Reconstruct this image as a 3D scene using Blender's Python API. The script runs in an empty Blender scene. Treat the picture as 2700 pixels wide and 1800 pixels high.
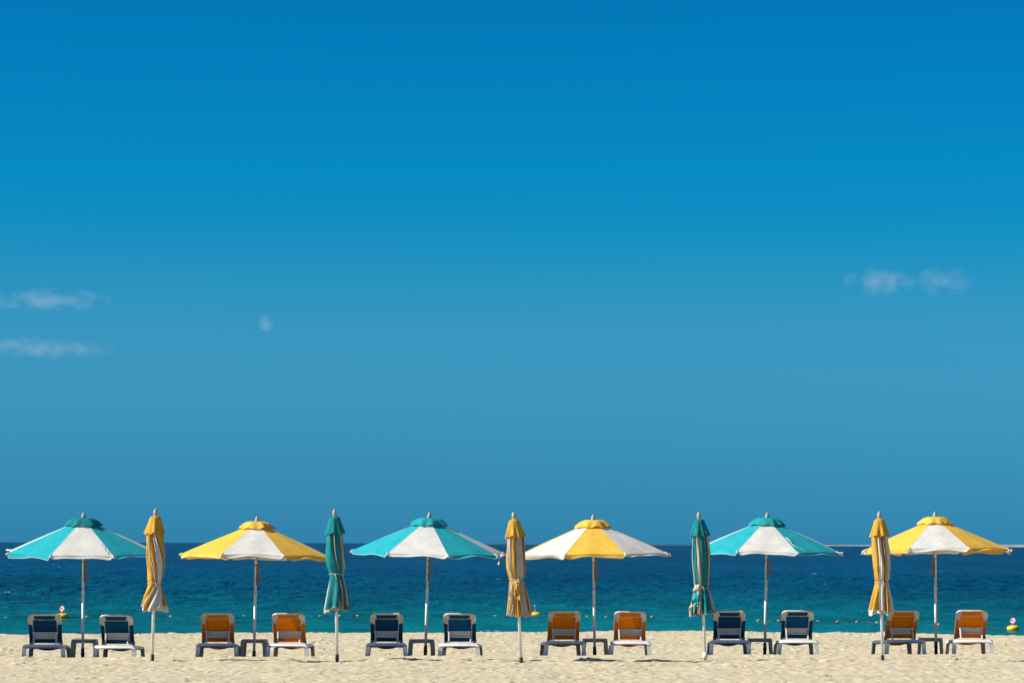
import bpy, bmesh, math, random
import numpy as np
from mathutils import Vector, Matrix

R = math.radians
scene = bpy.context.scene
col = scene.collection
random.seed(4)

# ------------------------------------------------------------------ camera
F = 9000.0                    # focal length in photo pixels (120 mm on a 36 mm frame)
ZC = 1.74                     # eye height over the sand
ROLL = 0.159
S0 = 531.75                   # the horizon lies this many photo pixels under the middle
cam_d = bpy.data.cameras.new('camera')
cam_d.sensor_width = 36.0
cam_d.lens = 36.0 * F / 2700.0
cam_d.shift_y = S0 / 2700.0
cam_d.clip_start = 0.5
cam_d.clip_end = 120000.0
cam = bpy.data.objects.new('camera', cam_d)
cam.location = (0, 0, ZC)
cam.rotation_euler = (R(90), R(-ROLL), 0)
col.objects.link(cam)
scene.camera = cam

# ------------------------------------------------------------------ light
EXPOSURE = 0.8
SUN_EL = 35.0
SUN_AZ = -8.0                 # degrees from straight left towards the sea
az = R(SUN_AZ); el = R(SUN_EL)
to_sun = Vector((-math.cos(az) * math.cos(el), math.sin(az) * math.cos(el), math.sin(el)))
sun_d = bpy.data.lights.new('sun', 'SUN')
sun_d.energy = 4.6
sun_d.angle = R(0.53)
sun_d.color = (1.0, 0.935, 0.82)
sun = bpy.data.objects.new('sun', sun_d)
sun.rotation_euler = (-to_sun).to_track_quat('-Z', 'Y').to_euler()
sun.location = (-20, 30, 30)
col.objects.link(sun)

world = bpy.data.worlds.new('World')
scene.world = world
world.use_nodes = True
wt = world.node_tree
wt.nodes.clear()
def wn(t, **k):
    n = wt.nodes.new(t)
    for a, b in k.items():
        setattr(n, a, b)
    return n
w_out = wn('ShaderNodeOutputWorld')
w_bg = wn('ShaderNodeBackground')
w_sky = wn('ShaderNodeTexSky', sky_type='NISHITA')
w_sky.sun_disc = False
w_sky.sun_elevation = el
w_sky.sun_rotation = math.atan2(to_sun.x, to_sun.y)
w_sky.altitude = 0
w_sky.air_density = 1.0
w_sky.dust_density = 0.6
w_sky.ozone_density = 3.0
w_tc = wn('ShaderNodeTexCoord')
w_sep = wn('ShaderNodeSeparateXYZ')
w_abs = wn('ShaderNodeMath', operation='MAXIMUM')
w_abs.inputs[1].default_value = 0.0
w_ramp = wn('ShaderNodeValToRGB')
# clear dry-air sky: the deep blue comes down almost to the horizon
cr = w_ramp.color_ramp
cr.interpolation = 'LINEAR'
SKY_GAIN = 1.05 * 2 ** (0.35 - EXPOSURE)
SKY_STOPS = [(e, tuple(c * SKY_GAIN for c in rgb)) for e, rgb in [
    (0.0, (0.046, 0.330, 0.760)), (0.0169, (0.046, 0.2975, 0.665)), (0.0313, (0.052, 0.297, 0.602)), (0.0479, (0.058, 0.308, 0.561)),
    (0.0645, (0.050, 0.312, 0.526)), (0.0766, (0.031, 0.306, 0.513)), (0.0865, (0.016, 0.300, 0.507)), (0.0964, (0.007, 0.295, 0.507)),
    (0.1084, (0.004, 0.294, 0.512)), (0.1248, (0.003, 0.280, 0.495)), (0.157, (0.002, 0.254, 0.462)), (0.26, (0.06, 0.25, 0.47)),
    (0.50, (0.22, 0.33, 0.48)), (1.0, (0.30, 0.37, 0.48))]]
while len(cr.elements) < len(SKY_STOPS):
    cr.elements.new(0.5)
for e, (p, c) in zip(cr.elements, SKY_STOPS):
    e.position = p
    e.color = (*c, 1)
w_mul = wn('ShaderNodeMix', data_type='RGBA', blend_type='MULTIPLY')
w_mul.inputs[0].default_value = 1.0
wl = wt.links.new
wl(w_tc.outputs['Generated'], w_sep.inputs[0])
wl(w_sep.outputs['Z'], w_abs.inputs[0])
wl(w_abs.outputs[0], w_ramp.inputs[0])
wl(w_sky.outputs[0], w_mul.inputs[6])
wl(w_ramp.outputs[0], w_mul.inputs[7])
wl(w_mul.outputs[2], w_bg.inputs[0])
wl(w_bg.outputs[0], w_out.inputs[0])
w_bg.inputs[1].default_value = 0.15

scene.view_settings.view_transform = 'Standard'
scene.view_settings.look = 'None'
scene.view_settings.gamma = 1.0
scene.view_settings.exposure = EXPOSURE
scene.view_settings.use_curve_mapping = False
scene.cycles.volume_step_rate = 1.0
scene.cycles.volume_bounces = 1
scene.cycles.max_bounces = 8

# ------------------------------------------------------------------ pixel helpers
_cr, _sr = math.cos(R(ROLL)), math.sin(R(ROLL))
def ray(px, py):
    u = px - 1350.0; v = -(py - 900.0 - S0)
    return (u * _cr - v * _sr) / F, (u * _sr + v * _cr) / F
def at_d(px, py, d):
    a, b = ray(px, py)
    return Vector((a * d, d, ZC + b * d))
def on_z(px, py, z):
    a, b = ray(px, py)
    d = (z - ZC) / b
    return Vector((a * d, d, z))

# ------------------------------------------------------------------ materials
def new_mat(name):
    m = bpy.data.materials.new(name)
    m.use_nodes = True
    nt = m.node_tree
    nt.nodes.clear()
    return m, nt
def nd(nt, t, **k):
    n = nt.nodes.new(t)
    for a, b in k.items():
        setattr(n, a, b)
    return n
def noise(nt, vec, scale, detail=4.0, rough=0.55, w=None):
    n = nd(nt, 'ShaderNodeTexNoise')
    if w is not None:
        n.noise_dimensions = '4D'
        nt.links.new(w, n.inputs['W'])
    n.inputs['Scale'].default_value = scale
    n.inputs['Detail'].default_value = detail
    n.inputs['Roughness'].default_value = rough
    nt.links.new(vec, n.inputs['Vector'])
    return n
def ramp(nt, fac, stops):
    r = nd(nt, 'ShaderNodeValToRGB')
    e = r.color_ramp.elements
    while len(e) < len(stops):
        e.new(0.5)
    for x, (p, c) in zip(e, stops):
        x.position = p
        x.color = (*c, 1) if len(c) == 3 else c
    nt.links.new(fac, r.inputs[0])
    return r
def mixc(nt, fac, a, b, blend='MIX'):
    m = nd(nt, 'ShaderNodeMix', data_type='RGBA', blend_type=blend)
    for s, v in ((0, fac), (6, a), (7, b)):
        if hasattr(v, 'is_output'):
            nt.links.new(v, m.inputs[s])
        elif s == 0:
            m.inputs[0].default_value = v
        else:
            m.inputs[s].default_value = (*v, 1)
    return m.outputs[2]
def objvec(nt):
    tc = nd(nt, 'ShaderNodeTexCoord')
    oi = nd(nt, 'ShaderNodeObjectInfo')
    mw = nd(nt, 'ShaderNodeMath', operation='MULTIPLY')
    mw.inputs[1].default_value = 50.0
    nt.links.new(oi.outputs['Random'], mw.inputs[0])
    return tc.outputs['Object'], mw.outputs[0]

def solid(name, colr, rough=0.5, var=0.12, scale=14.0, dirt=None, dirt_amt=0.0, metal=0.0, spec=0.4, bump=0.0):
    m, nt = new_mat(name)
    v, w = objvec(nt)
    n1 = noise(nt, v, scale, 5, 0.6, w)
    lo = tuple(c * (1 - var) for c in colr); hi = tuple(min(1, c * (1 + var)) for c in colr)
    c = ramp(nt, n1.outputs[0], [(0.3, lo), (0.7, hi)]).outputs[0]
    if dirt:
        n2 = noise(nt, v, scale * 0.45, 6, 0.7, w)
        f = ramp(nt, n2.outputs[0], [(0.48, (0, 0, 0)), (0.72, (dirt_amt,) * 3)]).outputs[0]
        c = mixc(nt, f, c, dirt)
    b = nd(nt, 'ShaderNodeBsdfPrincipled')
    b.inputs['Roughness'].default_value = rough
    b.inputs['Metallic'].default_value = metal
    b.inputs['Specular IOR Level'].default_value = spec
    nt.links.new(c, b.inputs['Base Color'])
    if bump:
        n3 = noise(nt, v, scale * 6, 3, 0.6, w)
        bp = nd(nt, 'ShaderNodeBump')
        bp.inputs['Strength'].default_value = bump
        bp.inputs['Distance'].default_value = 0.004
        nt.links.new(n3.outputs[0], bp.inputs['Height'])
        nt.links.new(bp.outputs[0], b.inputs['Normal'])
    o = nd(nt, 'ShaderNodeOutputMaterial')
    nt.links.new(b.outputs[0], o.inputs[0])
    return m

def cloth(name, colr, trans, tr_amt=0.3, dirt=(0.30, 0.25, 0.17), dirt_amt=0.25, rough=0.9, wrinkle=0.4):
    """woven fabric: diffuse front, some light through it, faint stains and weave"""
    m, nt = new_mat(name)
    v, w = objvec(nt)
    n1 = noise(nt, v, 5.0, 6, 0.65, w)
    n2 = noise(nt, v, 60.0, 3, 0.6, w)
    lo = tuple(c * 0.86 for c in colr); hi = tuple(min(1, c * 1.08) for c in colr)
    c = ramp(nt, n1.outputs[0], [(0.32, lo), (0.66, hi)]).outputs[0]
    g = ramp(nt, n2.outputs[0], [(0.25, (0.86, 0.86, 0.86)), (0.75, (1.05, 1.05, 1.05))]).outputs[0]
    c = mixc(nt, 1.0, c, g, 'MULTIPLY')
    n3 = noise(nt, v, 2.6, 7, 0.7, w)
    f = ramp(nt, n3.outputs[0], [(0.52, (0, 0, 0)), (0.80, (dirt_amt,) * 3)]).outputs[0]
    c = mixc(nt, f, c, dirt)
    b = nd(nt, 'ShaderNodeBsdfPrincipled')
    b.inputs['Roughness'].default_value = rough
    b.inputs['Specular IOR Level'].default_value = 0.12
    nt.links.new(c, b.inputs['Base Color'])
    t = nd(nt, 'ShaderNodeBsdfTranslucent')
    tc = mixc(nt, 1.0, c, trans, 'MULTIPLY')
    nt.links.new(tc, t.inputs[0])
    bp = nd(nt, 'ShaderNodeBump')
    bp.inputs['Strength'].default_value = wrinkle
    bp.inputs['Distance'].default_value = 0.01
    n4 = noise(nt, v, 11.0, 4, 0.6, w)
    nt.links.new(n4.outputs[0], bp.inputs['Height'])
    nt.links.new(bp.outputs[0], b.inputs['Normal'])
    ms = nd(nt, 'ShaderNodeMixShader')
    ms.inputs[0].default_value = tr_amt
    nt.links.new(b.outputs[0], ms.inputs[1])
    nt.links.new(t.outputs[0], ms.inputs[2])
    o = nd(nt, 'ShaderNodeOutputMaterial')
    nt.links.new(ms.outputs[0], o.inputs[0])
    return m

M = {}
M['white_cloth'] = cloth('white_canvas', (0.735, 0.745, 0.71), (1.0, 0.86, 0.66), 0.28, dirt_amt=0.35)
M['yellow_cloth'] = cloth('yellow_canvas', (0.86, 0.575, 0.085), (1.0, 0.62, 0.3), 0.28)
M['teal_cloth'] = cloth('turquoise_canvas', (0.022, 0.43, 0.50), (0.6, 0.9, 0.95), 0.25, dirt=(0.25, 0.30, 0.26), dirt_amt=0.15)
M['teal_dark'] = cloth('teal_canvas', (0.011, 0.225, 0.245), (0.6, 0.9, 0.95), 0.2, dirt=(0.2, 0.26, 0.22), dirt_amt=0.25)
M['yellow_old'] = cloth('faded_yellow_canvas', (0.62, 0.355, 0.052), (1.0, 0.62, 0.3), 0.2, dirt_amt=0.35)
M['white_old'] = cloth('faded_white_canvas', (0.66, 0.645, 0.60), (1.0, 0.86, 0.66), 0.2, dirt_amt=0.4)
M['teal_mid'] = cloth('turquoise_cap_canvas', (0.018, 0.34, 0.37), (0.6, 0.9, 0.95), 0.2, dirt=(0.2, 0.26, 0.22), dirt_amt=0.2)
M['beige_cloth'] = cloth('beige_canvas', (0.56, 0.49, 0.39), (1.0, 0.85, 0.65), 0.2, dirt_amt=0.4)
M['orange_sling'] = cloth('orange_mesh_fabric', (0.72, 0.225, 0.005), (1.0, 0.62, 0.2), 0.22, dirt_amt=0.12)
M['navy_sling'] = cloth('navy_mesh_fabric', (0.004, 0.068, 0.165), (0.5, 0.8, 1.0), 0.22, dirt=(0.03, 0.10, 0.12), dirt_amt=0.2)
M['plastic'] = solid('white_plastic', (0.62, 0.615, 0.60), 0.42, 0.07, 9.0, (0.42, 0.34, 0.24), 0.45)
M['plastic_old'] = solid('weathered_plastic', (0.58, 0.55, 0.49), 0.5, 0.1, 20.0, (0.32, 0.22, 0.13), 0.7)
M['table_plastic'] = solid('shaded_grey_plastic', (0.36, 0.355, 0.34), 0.5, 0.1, 12.0, (0.3, 0.25, 0.18), 0.4)  # grey darkened in the base colour to carry the tables' shade
M['pole_white'] = solid('painted_pole', (0.72, 0.71, 0.69), 0.35, 0.08, 20.0, (0.35, 0.28, 0.2), 0.4)
M['pole_tan'] = solid('tan_pole', (0.70, 0.665, 0.61), 0.5, 0.12, 20.0, (0.25, 0.18, 0.12), 0.5)
M['black'] = solid('black_rubber', (0.012, 0.012, 0.014), 0.6, 0.3, 20.0)
M['finial'] = solid('finial_wood', (0.34, 0.30, 0.245), 0.6, 0.15, 30.0)
M['rope'] = solid('tan_cord', (0.16, 0.13, 0.095), 0.9, 0.2, 80.0)
M['cord_dark'] = solid('dark_cord', (0.03, 0.03, 0.028), 0.9, 0.2, 80.0)
M['cord_pale'] = solid('pale_cord', (0.50, 0.45, 0.38), 0.9, 0.2, 80.0)
M['rib'] = solid('rib_steel', (0.45, 0.43, 0.40), 0.4, 0.1, 20.0)
M['buoy'] = solid('buoy_yellow', (0.85, 0.51, 0.008), 0.35, 0.08, 6.0)
M['sign_white'] = solid('sign_white', (0.78, 0.78, 0.77), 0.4, 0.04, 10.0)
M['sign_red'] = solid('sign_red', (0.62, 0.03, 0.03), 0.4, 0.1, 10.0)
M['sign_black'] = solid('sign_black', (0.015, 0.015, 0.015), 0.5, 0.1, 10.0)
M['float'] = solid('float_tan', (0.40, 0.27, 0.08), 0.55, 0.25, 30.0, (0.2, 0.15, 0.08), 0.6)
M['wet_rope'] = solid('wet_rope', (0.035, 0.035, 0.03), 0.6, 0.3, 30.0)
M['rock'] = solid('pale_rock', (0.19, 0.185, 0.175), 0.9, 0.25, 0.02)

# ------------------------------------------------------------------ mesh helpers
class MB:
    def __init__(self):
        self.v = []; self.f = []
    def add(self, vs, fs):
        o = len(self.v)
        self.v += [tuple(p) for p in vs]
        self.f += [tuple(i + o for i in f) for f in fs]
        return self
    def box(self, x0, x1, y0, y1, z0, z1, T=None):
        vs = [Vector(p) for p in ((x0,y0,z0),(x1,y0,z0),(x1,y1,z0),(x0,y1,z0),(x0,y0,z1),(x1,y0,z1),(x1,y1,z1),(x0,y1,z1))]
        if T: vs = [T(p) for p in vs]
        return self.add(vs, [(0,3,2,1),(4,5,6,7),(0,1,5,4),(1,2,6,5),(2,3,7,6),(3,0,4,7)])
    def hexa(self, lo, hi):
        """lo, hi: four corners each, counter-clockwise from above"""
        return self.add(list(lo) + list(hi), [(3,2,1,0),(4,5,6,7),(0,1,5,4),(1,2,6,5),(2,3,7,6),(3,0,4,7)])
    def prism(self, poly, fn, a, b):
        """poly of 2-D points swept from a to b, fn(p, q, t) -> 3-D"""
        n = len(poly)
        vs = [fn(p, q, a) for p, q in poly] + [fn(p, q, b) for p, q in poly]
        fs = [tuple(range(n)), tuple(range(2*n-1, n-1, -1))]
        fs += [(i, i + n, (i+1) % n + n, (i+1) % n) for i in range(n)]
        return self.add(vs, fs)
    def tube(self, pts, r, n=8, cap=True, closed=False):
        pts = [Vector(p) for p in pts]
        m = len(pts)
        rs = r if isinstance(r, (list, tuple)) else [r] * m
        vs = []; up = None
        for i, p in enumerate(pts):
            if closed:
                t = pts[(i+1) % m] - pts[i-1]
            else:
                t = pts[min(i+1, m-1)] - pts[max(i-1, 0)]
            t = t.normalized() if t.length > 1e-9 else Vector((0,0,1))
            if up is None:
                up = Vector((0,0,1)) if abs(t.z) < 0.9 else Vector((1,0,0))
            s = t.cross(up)
            if s.length < 1e-6: s = t.orthogonal()
            s.normalize(); up = s.cross(t).normalized()
            for k in range(n):
                a = 2*math.pi*k/n
                vs.append(p + s*(math.cos(a)*rs[i]) + up*(math.sin(a)*rs[i]))
        fs = []
        for i in range(m if closed else m-1):
            j = (i+1) % m
            for k in range(n):
                fs.append((i*n+k, i*n+(k+1) % n, j*n+(k+1) % n, j*n+k))
        if cap and not closed:
            fs.append(tuple(range(n-1, -1, -1))); fs.append(tuple((m-1)*n+k for k in range(n)))
        return self.add(vs, fs)
    def lathe(self, prof, n=20, c=(0,0,0)):
        vs = []; fs = []
        for r, z in prof:
            for k in range(n):
                a = 2*math.pi*k/n
                vs.append((c[0]+r*math.cos(a), c[1]+r*math.sin(a), c[2]+z))
        for i in range(len(prof)-1):
            for k in range(n):
                fs.append((i*n+k, i*n+(k+1) % n, (i+1)*n+(k+1) % n, (i+1)*n+k))
        fs.append(tuple(range(n-1, -1, -1)))
        fs.append(tuple((len(prof)-1)*n+k for k in range(n)))
        return self.add(vs, fs)
    def grid(self, fn, nu, nv):
        vs = [fn(i/nu, j/nv) for j in range(nv+1) for i in range(nu+1)]
        w = nu+1
        fs = [(j*w+i, j*w+i+1, (j+1)*w+i+1, (j+1)*w+i) for j in range(nv) for i in range(nu)]
        return self.add(vs, fs)
    def build(self, name, mat, parent=None, smooth=False, bevel=0.0, seg=2):
        me = bpy.data.meshes.new(name)
        me.from_pydata(self.v, [], self.f)
        bm = bmesh.new(); bm.from_mesh(me)
        bmesh.ops.remove_doubles(bm, verts=bm.verts, dist=1e-6)
        if bevel:
            ed = [e for e in bm.edges if len(e.link_faces) == 2 and e.calc_face_angle(0) > 0.6]
            bmesh.ops.bevel(bm, geom=ed, offset=bevel, segments=seg, affect='EDGES', clamp_overlap=True)
        bmesh.ops.recalc_face_normals(bm, faces=bm.faces)
        bm.to_mesh(me); bm.free()
        if smooth:
            me.polygons.foreach_set('use_smooth', [True]*len(me.polygons))
        me.materials.append(mat)
        o = bpy.data.objects.new(name, me)
        col.objects.link(o)
        if parent: o.parent = parent
        return o

def tag(o, label=None, cat=None, group=None, kind=None):
    if label: o['label'] = label
    if cat: o['category'] = cat
    if group: o['group'] = group
    if kind: o['kind'] = kind
    return o
def empty(name, loc=(0,0,0), rot=(0,0,0)):
    o = bpy.data.objects.new(name, None)
    o.location = loc; o.rotation_euler = rot
    o.empty_display_size = 0.2
    col.objects.link(o)
    return o
def copy_tree(o, parent=None):
    kids = list(o.children)
    c = o.copy()
    col.objects.link(c)
    if parent: c.parent = parent
    for k in kids:
        copy_tree(k, c)
    return c

# ------------------------------------------------------------------ noise in numpy
def vnoise(x, y, seed):
    xi = np.floor(x).astype(np.int64); yi = np.floor(y).astype(np.int64)
    fx = x - xi; fy = y - yi
    def h(a, b):
        n = (a * 374761393 + b * 668265263 + seed * 974711) & 0x7fffffff
        n = ((n ^ (n >> 13)) * 1274126177) & 0x7fffffff
        return ((n ^ (n >> 16)) & 0xffff) / 65535.0
    sx = fx*fx*fx*(fx*(fx*6-15)+10); sy = fy*fy*fy*(fy*(fy*6-15)+10)
    a = h(xi, yi); b = h(xi+1, yi); c = h(xi, yi+1); d = h(xi+1, yi+1)
    return (a + (b-a)*sx) * (1-sy) + (c + (d-c)*sx) * sy - 0.5

# ------------------------------------------------------------------ sand
def smooth(t):
    t = np.clip(t, 0, 1)
    return t*t*(3-2*t)
def d_closed(x): return 50.30 + 0.04 * np.clip(x, -9, 9)
def d_lounger(x): return 52.65 + 0.19 * np.clip(x, -9, 9)
_bx = np.array([-12, -9.5, -6.0, -4, -1.5, 1.5, 4.0, 6.5, 8.9, 10.5, 13])
_bd = np.array([62.4, 62.5, 63.4, 64.0, 64.6, 65.6, 65.8, 65.0, 63.6, 62.9, 62.6])
def d_berm(x): return np.interp(x, _bx, _bd)
SEA_Z = -1.2
SHADE_LEDGES = [(569, 817), (984, 1146), (1270, 1370), (1511, 1655), (1664, 1842), (1999, 2090), (2095, 2281), (2474, 2665), (285, 330), (90, 130), (455, 500)]
SHADE_LEDGES = [tuple((p-1350)/F*50.3 for p in q) for q in SHADE_LEDGES]
def sand_base(x, y):
    """broad shape of the beach: lip before the loungers, hollow they stand in, berm, slope to the sea"""
    wob = 0.25 * vnoise(x*0.5, y*0.0+3.1, 11) + 0.16 * vnoise(x*1.7, y*0.0+1.1, 12) + 0.08 * vnoise(x*5.7, y*0.0+1.1, 13)
    # steep steps added to turn dark like thin shadow lines, at the closed umbrellas
    e = np.zeros_like(x)
    for a, b in SHADE_LEDGES:
        e = np.maximum(e, smooth((x-a)/0.12) * smooth((b-x)/0.25))
    e = e * (0.75 + 0.9 * vnoise(x*2.3, y*0+9.1, 14))
    dy = y - (d_closed(x) - 0.05 + wob*0.5)
    z = e * 0.028 * smooth(dy / 0.028) * smooth((1.2 - dy) / 1.1)
    q = y - (d_lounger(x) - 0.30 + wob * 0.8)
    dip = np.where(q < 2.7, -0.037 * np.clip(q, 0, 2.7), -0.0999 * (1 - smooth((q-2.7) / 6.0)))
    z = z + dip + 0.02 * np.exp(-(q/0.25)**2)
    bd = d_berm(x)
    z = z + 0.05 * smooth((y - (bd - 3.5)) / 3.3) * smooth((bd + 0.6 - y) / 0.6)
    t = np.clip((y - bd) / 14.0, 0, 5)
    return z - 1.55 * smooth(t) - np.clip(y - bd - 14, 0, 60) * 0.05
def trample(x, y):
    """0 smooth raked sand .. 1 trampled"""
    front = smooth((d_lounger(x) - 0.2 - y) / 0.5)
    back = smooth((y - (d_lounger(x) + 2.6)) / 1.5) * 0.85
    return np.clip(0.22 + np.maximum(front, back), 0, 1)

xs = np.concatenate([-np.geomspace(400, 10.7, 40), np.arange(-10.5, 10.51, 0.03), np.geomspace(10.7, 400, 40)])
ys = np.concatenate([np.linspace(-60, 38, 45), np.arange(39.5, 49.9, 0.045), np.arange(49.9, 50.75, 0.012), np.arange(50.76, 67.5, 0.045), np.linspace(68, 110, 40)])
X, Y = np.meshgrid(xs, ys)
Z = sand_base(X, Y)
dense = (smooth((11.0 - np.abs(X)) / 0.6) * smooth((Y - 38.6) / 1.0) * smooth((69 - Y) / 1.5))
T = trample(X, Y)
Z += dense * T * (0.034 * vnoise(X*1.1, Y*1.1, 1) + 0.014 * vnoise(X*2.7+5, Y*2.7, 2) + 0.014 * vnoise(X*6.1, Y*5.1+7, 3)
                  + 0.014 * vnoise(X*11.7, Y*9.7, 4))
# footprints: shallow pits with a pushed-up rim
rng = np.random.default_rng(8)
ix0 = int(np.searchsorted(xs, -10.4)); ix1 = int(np.searchsorted(xs, 10.4))
iy0 = int(np.searchsorted(ys, 39.6)); iy1 = int(np.searchsorted(ys, 67.0))
for _ in range(11000):
    px = rng.uniform(-10.2, 10.2); py = rng.uniform(40, 66.5)
    if rng.random() > float(trample(np.array(px), np.array(py))): continue
    r = rng.uniform(0.025, 0.070); dep = r * rng.uniform(0.18, 0.42); ang = rng.uniform(0, math.pi); asp = rng.uniform(1.0, 2.2)
    hw = r * asp * 1.7
    i0 = np.searchsorted(xs, px-hw); i1 = np.searchsorted(xs, px+hw); j0 = np.searchsorted(ys, py-hw); j1 = np.searchsorted(ys, py+hw)
    if i1 <= i0 or j1 <= j0: continue
    dx = X[j0:j1, i0:i1]-px; dy = Y[j0:j1, i0:i1]-py
    ca, sa = math.cos(ang), math.sin(ang)
    q = np.sqrt(((dx*ca+dy*sa)/(r*asp))**2 + ((-dx*sa+dy*ca)/r)**2)
    Z[j0:j1, i0:i1] += -dep*np.exp(-(q*1.25)**4) + 0.55*dep*np.exp(-((q-1.12)/0.24)**2)
def ground_z(x, y):
    return float(sand_base(np.array(float(x)), np.array(float(y))))

def grid_object(name, X, Y, Z, mat):
    ny, nx = X.shape
    co = np.stack([X, Y, Z], -1).reshape(-1, 3).astype(np.float32)
    i = np.arange(ny*nx).reshape(ny, nx)
    q = np.stack([i[:-1, :-1], i[:-1, 1:], i[1:, 1:], i[1:, :-1]], -1).reshape(-1, 4)
    me = bpy.data.meshes.new(name)
    me.vertices.add(len(co)); me.vertices.foreach_set('co', co.ravel())
    me.loops.add(q.size); me.loops.foreach_set('vertex_index', q.ravel().astype(np.int32))
    me.polygons.add(len(q))
    me.polygons.foreach_set('loop_start', np.arange(0, q.size, 4, dtype=np.int32))
    me.polygons.foreach_set('loop_total', np.full(len(q), 4, dtype=np.int32))
    me.polygons.foreach_set('use_smooth', np.ones(len(q), dtype=bool))
    me.update(calc_edges=True)
    me.materials.append(mat)
    o = bpy.data.objects.new(name, me)
    col.objects.link(o)
    return o

def sand_material():
    m, nt = new_mat('beach_sand')
    g = nd(nt, 'ShaderNodeNewGeometry')
    v = g.outputs['Position']
    a = noise(nt, v, 0.9, 4, 0.6)
    b = noise(nt, v, 9.0, 5, 0.65)
    c = noise(nt, v, 55.0, 3, 0.7)
    c1 = ramp(nt, a.outputs[0], [(0.35, (0.465, 0.408, 0.275)), (0.65, (0.525, 0.464, 0.322))]).outputs[0]
    c2 = ramp(nt, b.outputs[0], [(0.25, (0.91, 0.895, 0.87)), (0.48, (1.0, 1.0, 1.0)), (0.75, (1.06, 1.05, 1.04))]).outputs[0]
    cc = mixc(nt, 1.0, c1, c2, 'MULTIPLY')
    c3 = ramp(nt, c.outputs[0], [(0.22, (0.70, 0.66, 0.60)), (0.42, (1, 1, 1)), (0.8, (1.04, 1.04, 1.04))]).outputs[0]
    cc = mixc(nt, 1.0, cc, c3, 'MULTIPLY')
    # brown specks in the colour: small debris and the shadow sides of lumps
    vo = noise(nt, v, 21.0, 2, 0.5)
    fk = ramp(nt, vo.outputs[0], [(0.735, (0, 0, 0)), (0.76, (0.8, 0.8, 0.8))]).outputs[0]
    cc = mixc(nt, fk, cc, (0.12, 0.085, 0.05))
    bs = nd(nt, 'ShaderNodeBsdfPrincipled')
    bs.inputs['Roughness'].default_value = 0.95
    bs.inputs['Specular IOR Level'].default_value = 0.1
    nt.links.new(cc, bs.inputs['Base Color'])
    bp = nd(nt, 'ShaderNodeBump')
    bp.inputs['Strength'].default_value = 0.5
    bp.inputs['Distance'].default_value = 0.02
    mb = nd(nt, 'ShaderNodeMath', operation='MULTIPLY_ADD')
    nt.links.new(c.outputs[0], mb.inputs[0]); mb.inputs[1].default_value = 0.35
    nt.links.new(b.outputs[0], mb.inputs[2])
    nt.links.new(mb.outputs[0], bp.inputs['Height'])
    nt.links.new(bp.outputs[0], bs.inputs['Normal'])
    o = nd(nt, 'ShaderNodeOutputMaterial')
    nt.links.new(bs.outputs[0], o.inputs[0])
    return m
sand = grid_object('sand_beach', X, Y, Z, sand_material())
tag(sand, 'pale trampled beach sand with footprints', kind='structure')

# ------------------------------------------------------------------ sea
H_SEA = ZC - SEA_Z
rows = np.arange(400.0, 0.55, -0.38)
dist = F * H_SEA / rows
tans = np.concatenate([-np.geomspace(3.0, 0.215, 26), np.linspace(-0.21, 0.21, 480), np.geomspace(0.215, 3.0, 26)])
TT, DD = np.meshgrid(tans, dist)
SX = TT * DD; SY = DD.copy()
spac = (DD*DD/(F*H_SEA)*0.38)
SZ = np.zeros_like(SX)
rw = np.random.default_rng(3)
for k in range(54):
    lam = 0.9 * (7.0/0.9) ** (k/53.0)
    th = rw.normal(0, 0.75) + math.pi/2 + 0.2
    amp = 0.0095 * lam ** 0.55 * rw.uniform(0.6, 1.3)
    kx, ky = math.cos(th)*2*math.pi/lam, math.sin(th)*2*math.pi/lam
    fade = smooth((lam / np.maximum(np.abs(math.sin(th))*spac, 1e-3) - 2.2) / 3.0)
    ph = kx*SX + ky*SY + rw.uniform(0, 6.28) + 1.3*vnoise(SX*0.05/lam*6, SY*0.03/lam*6, 40+k)
    w_ = np.sin(ph)
    SZ += amp * fade * (w_ + 0.25*np.cos(2*ph))
grp = 0.55 + 0.9*(vnoise(SX*0.035, SY*0.02, 91) + 0.5)
SZ = SZ * grp * np.interp(SY, [60, 115, 145, 200], [0.3, 0.32, 0.5, 1.0]) + SEA_Z

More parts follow.
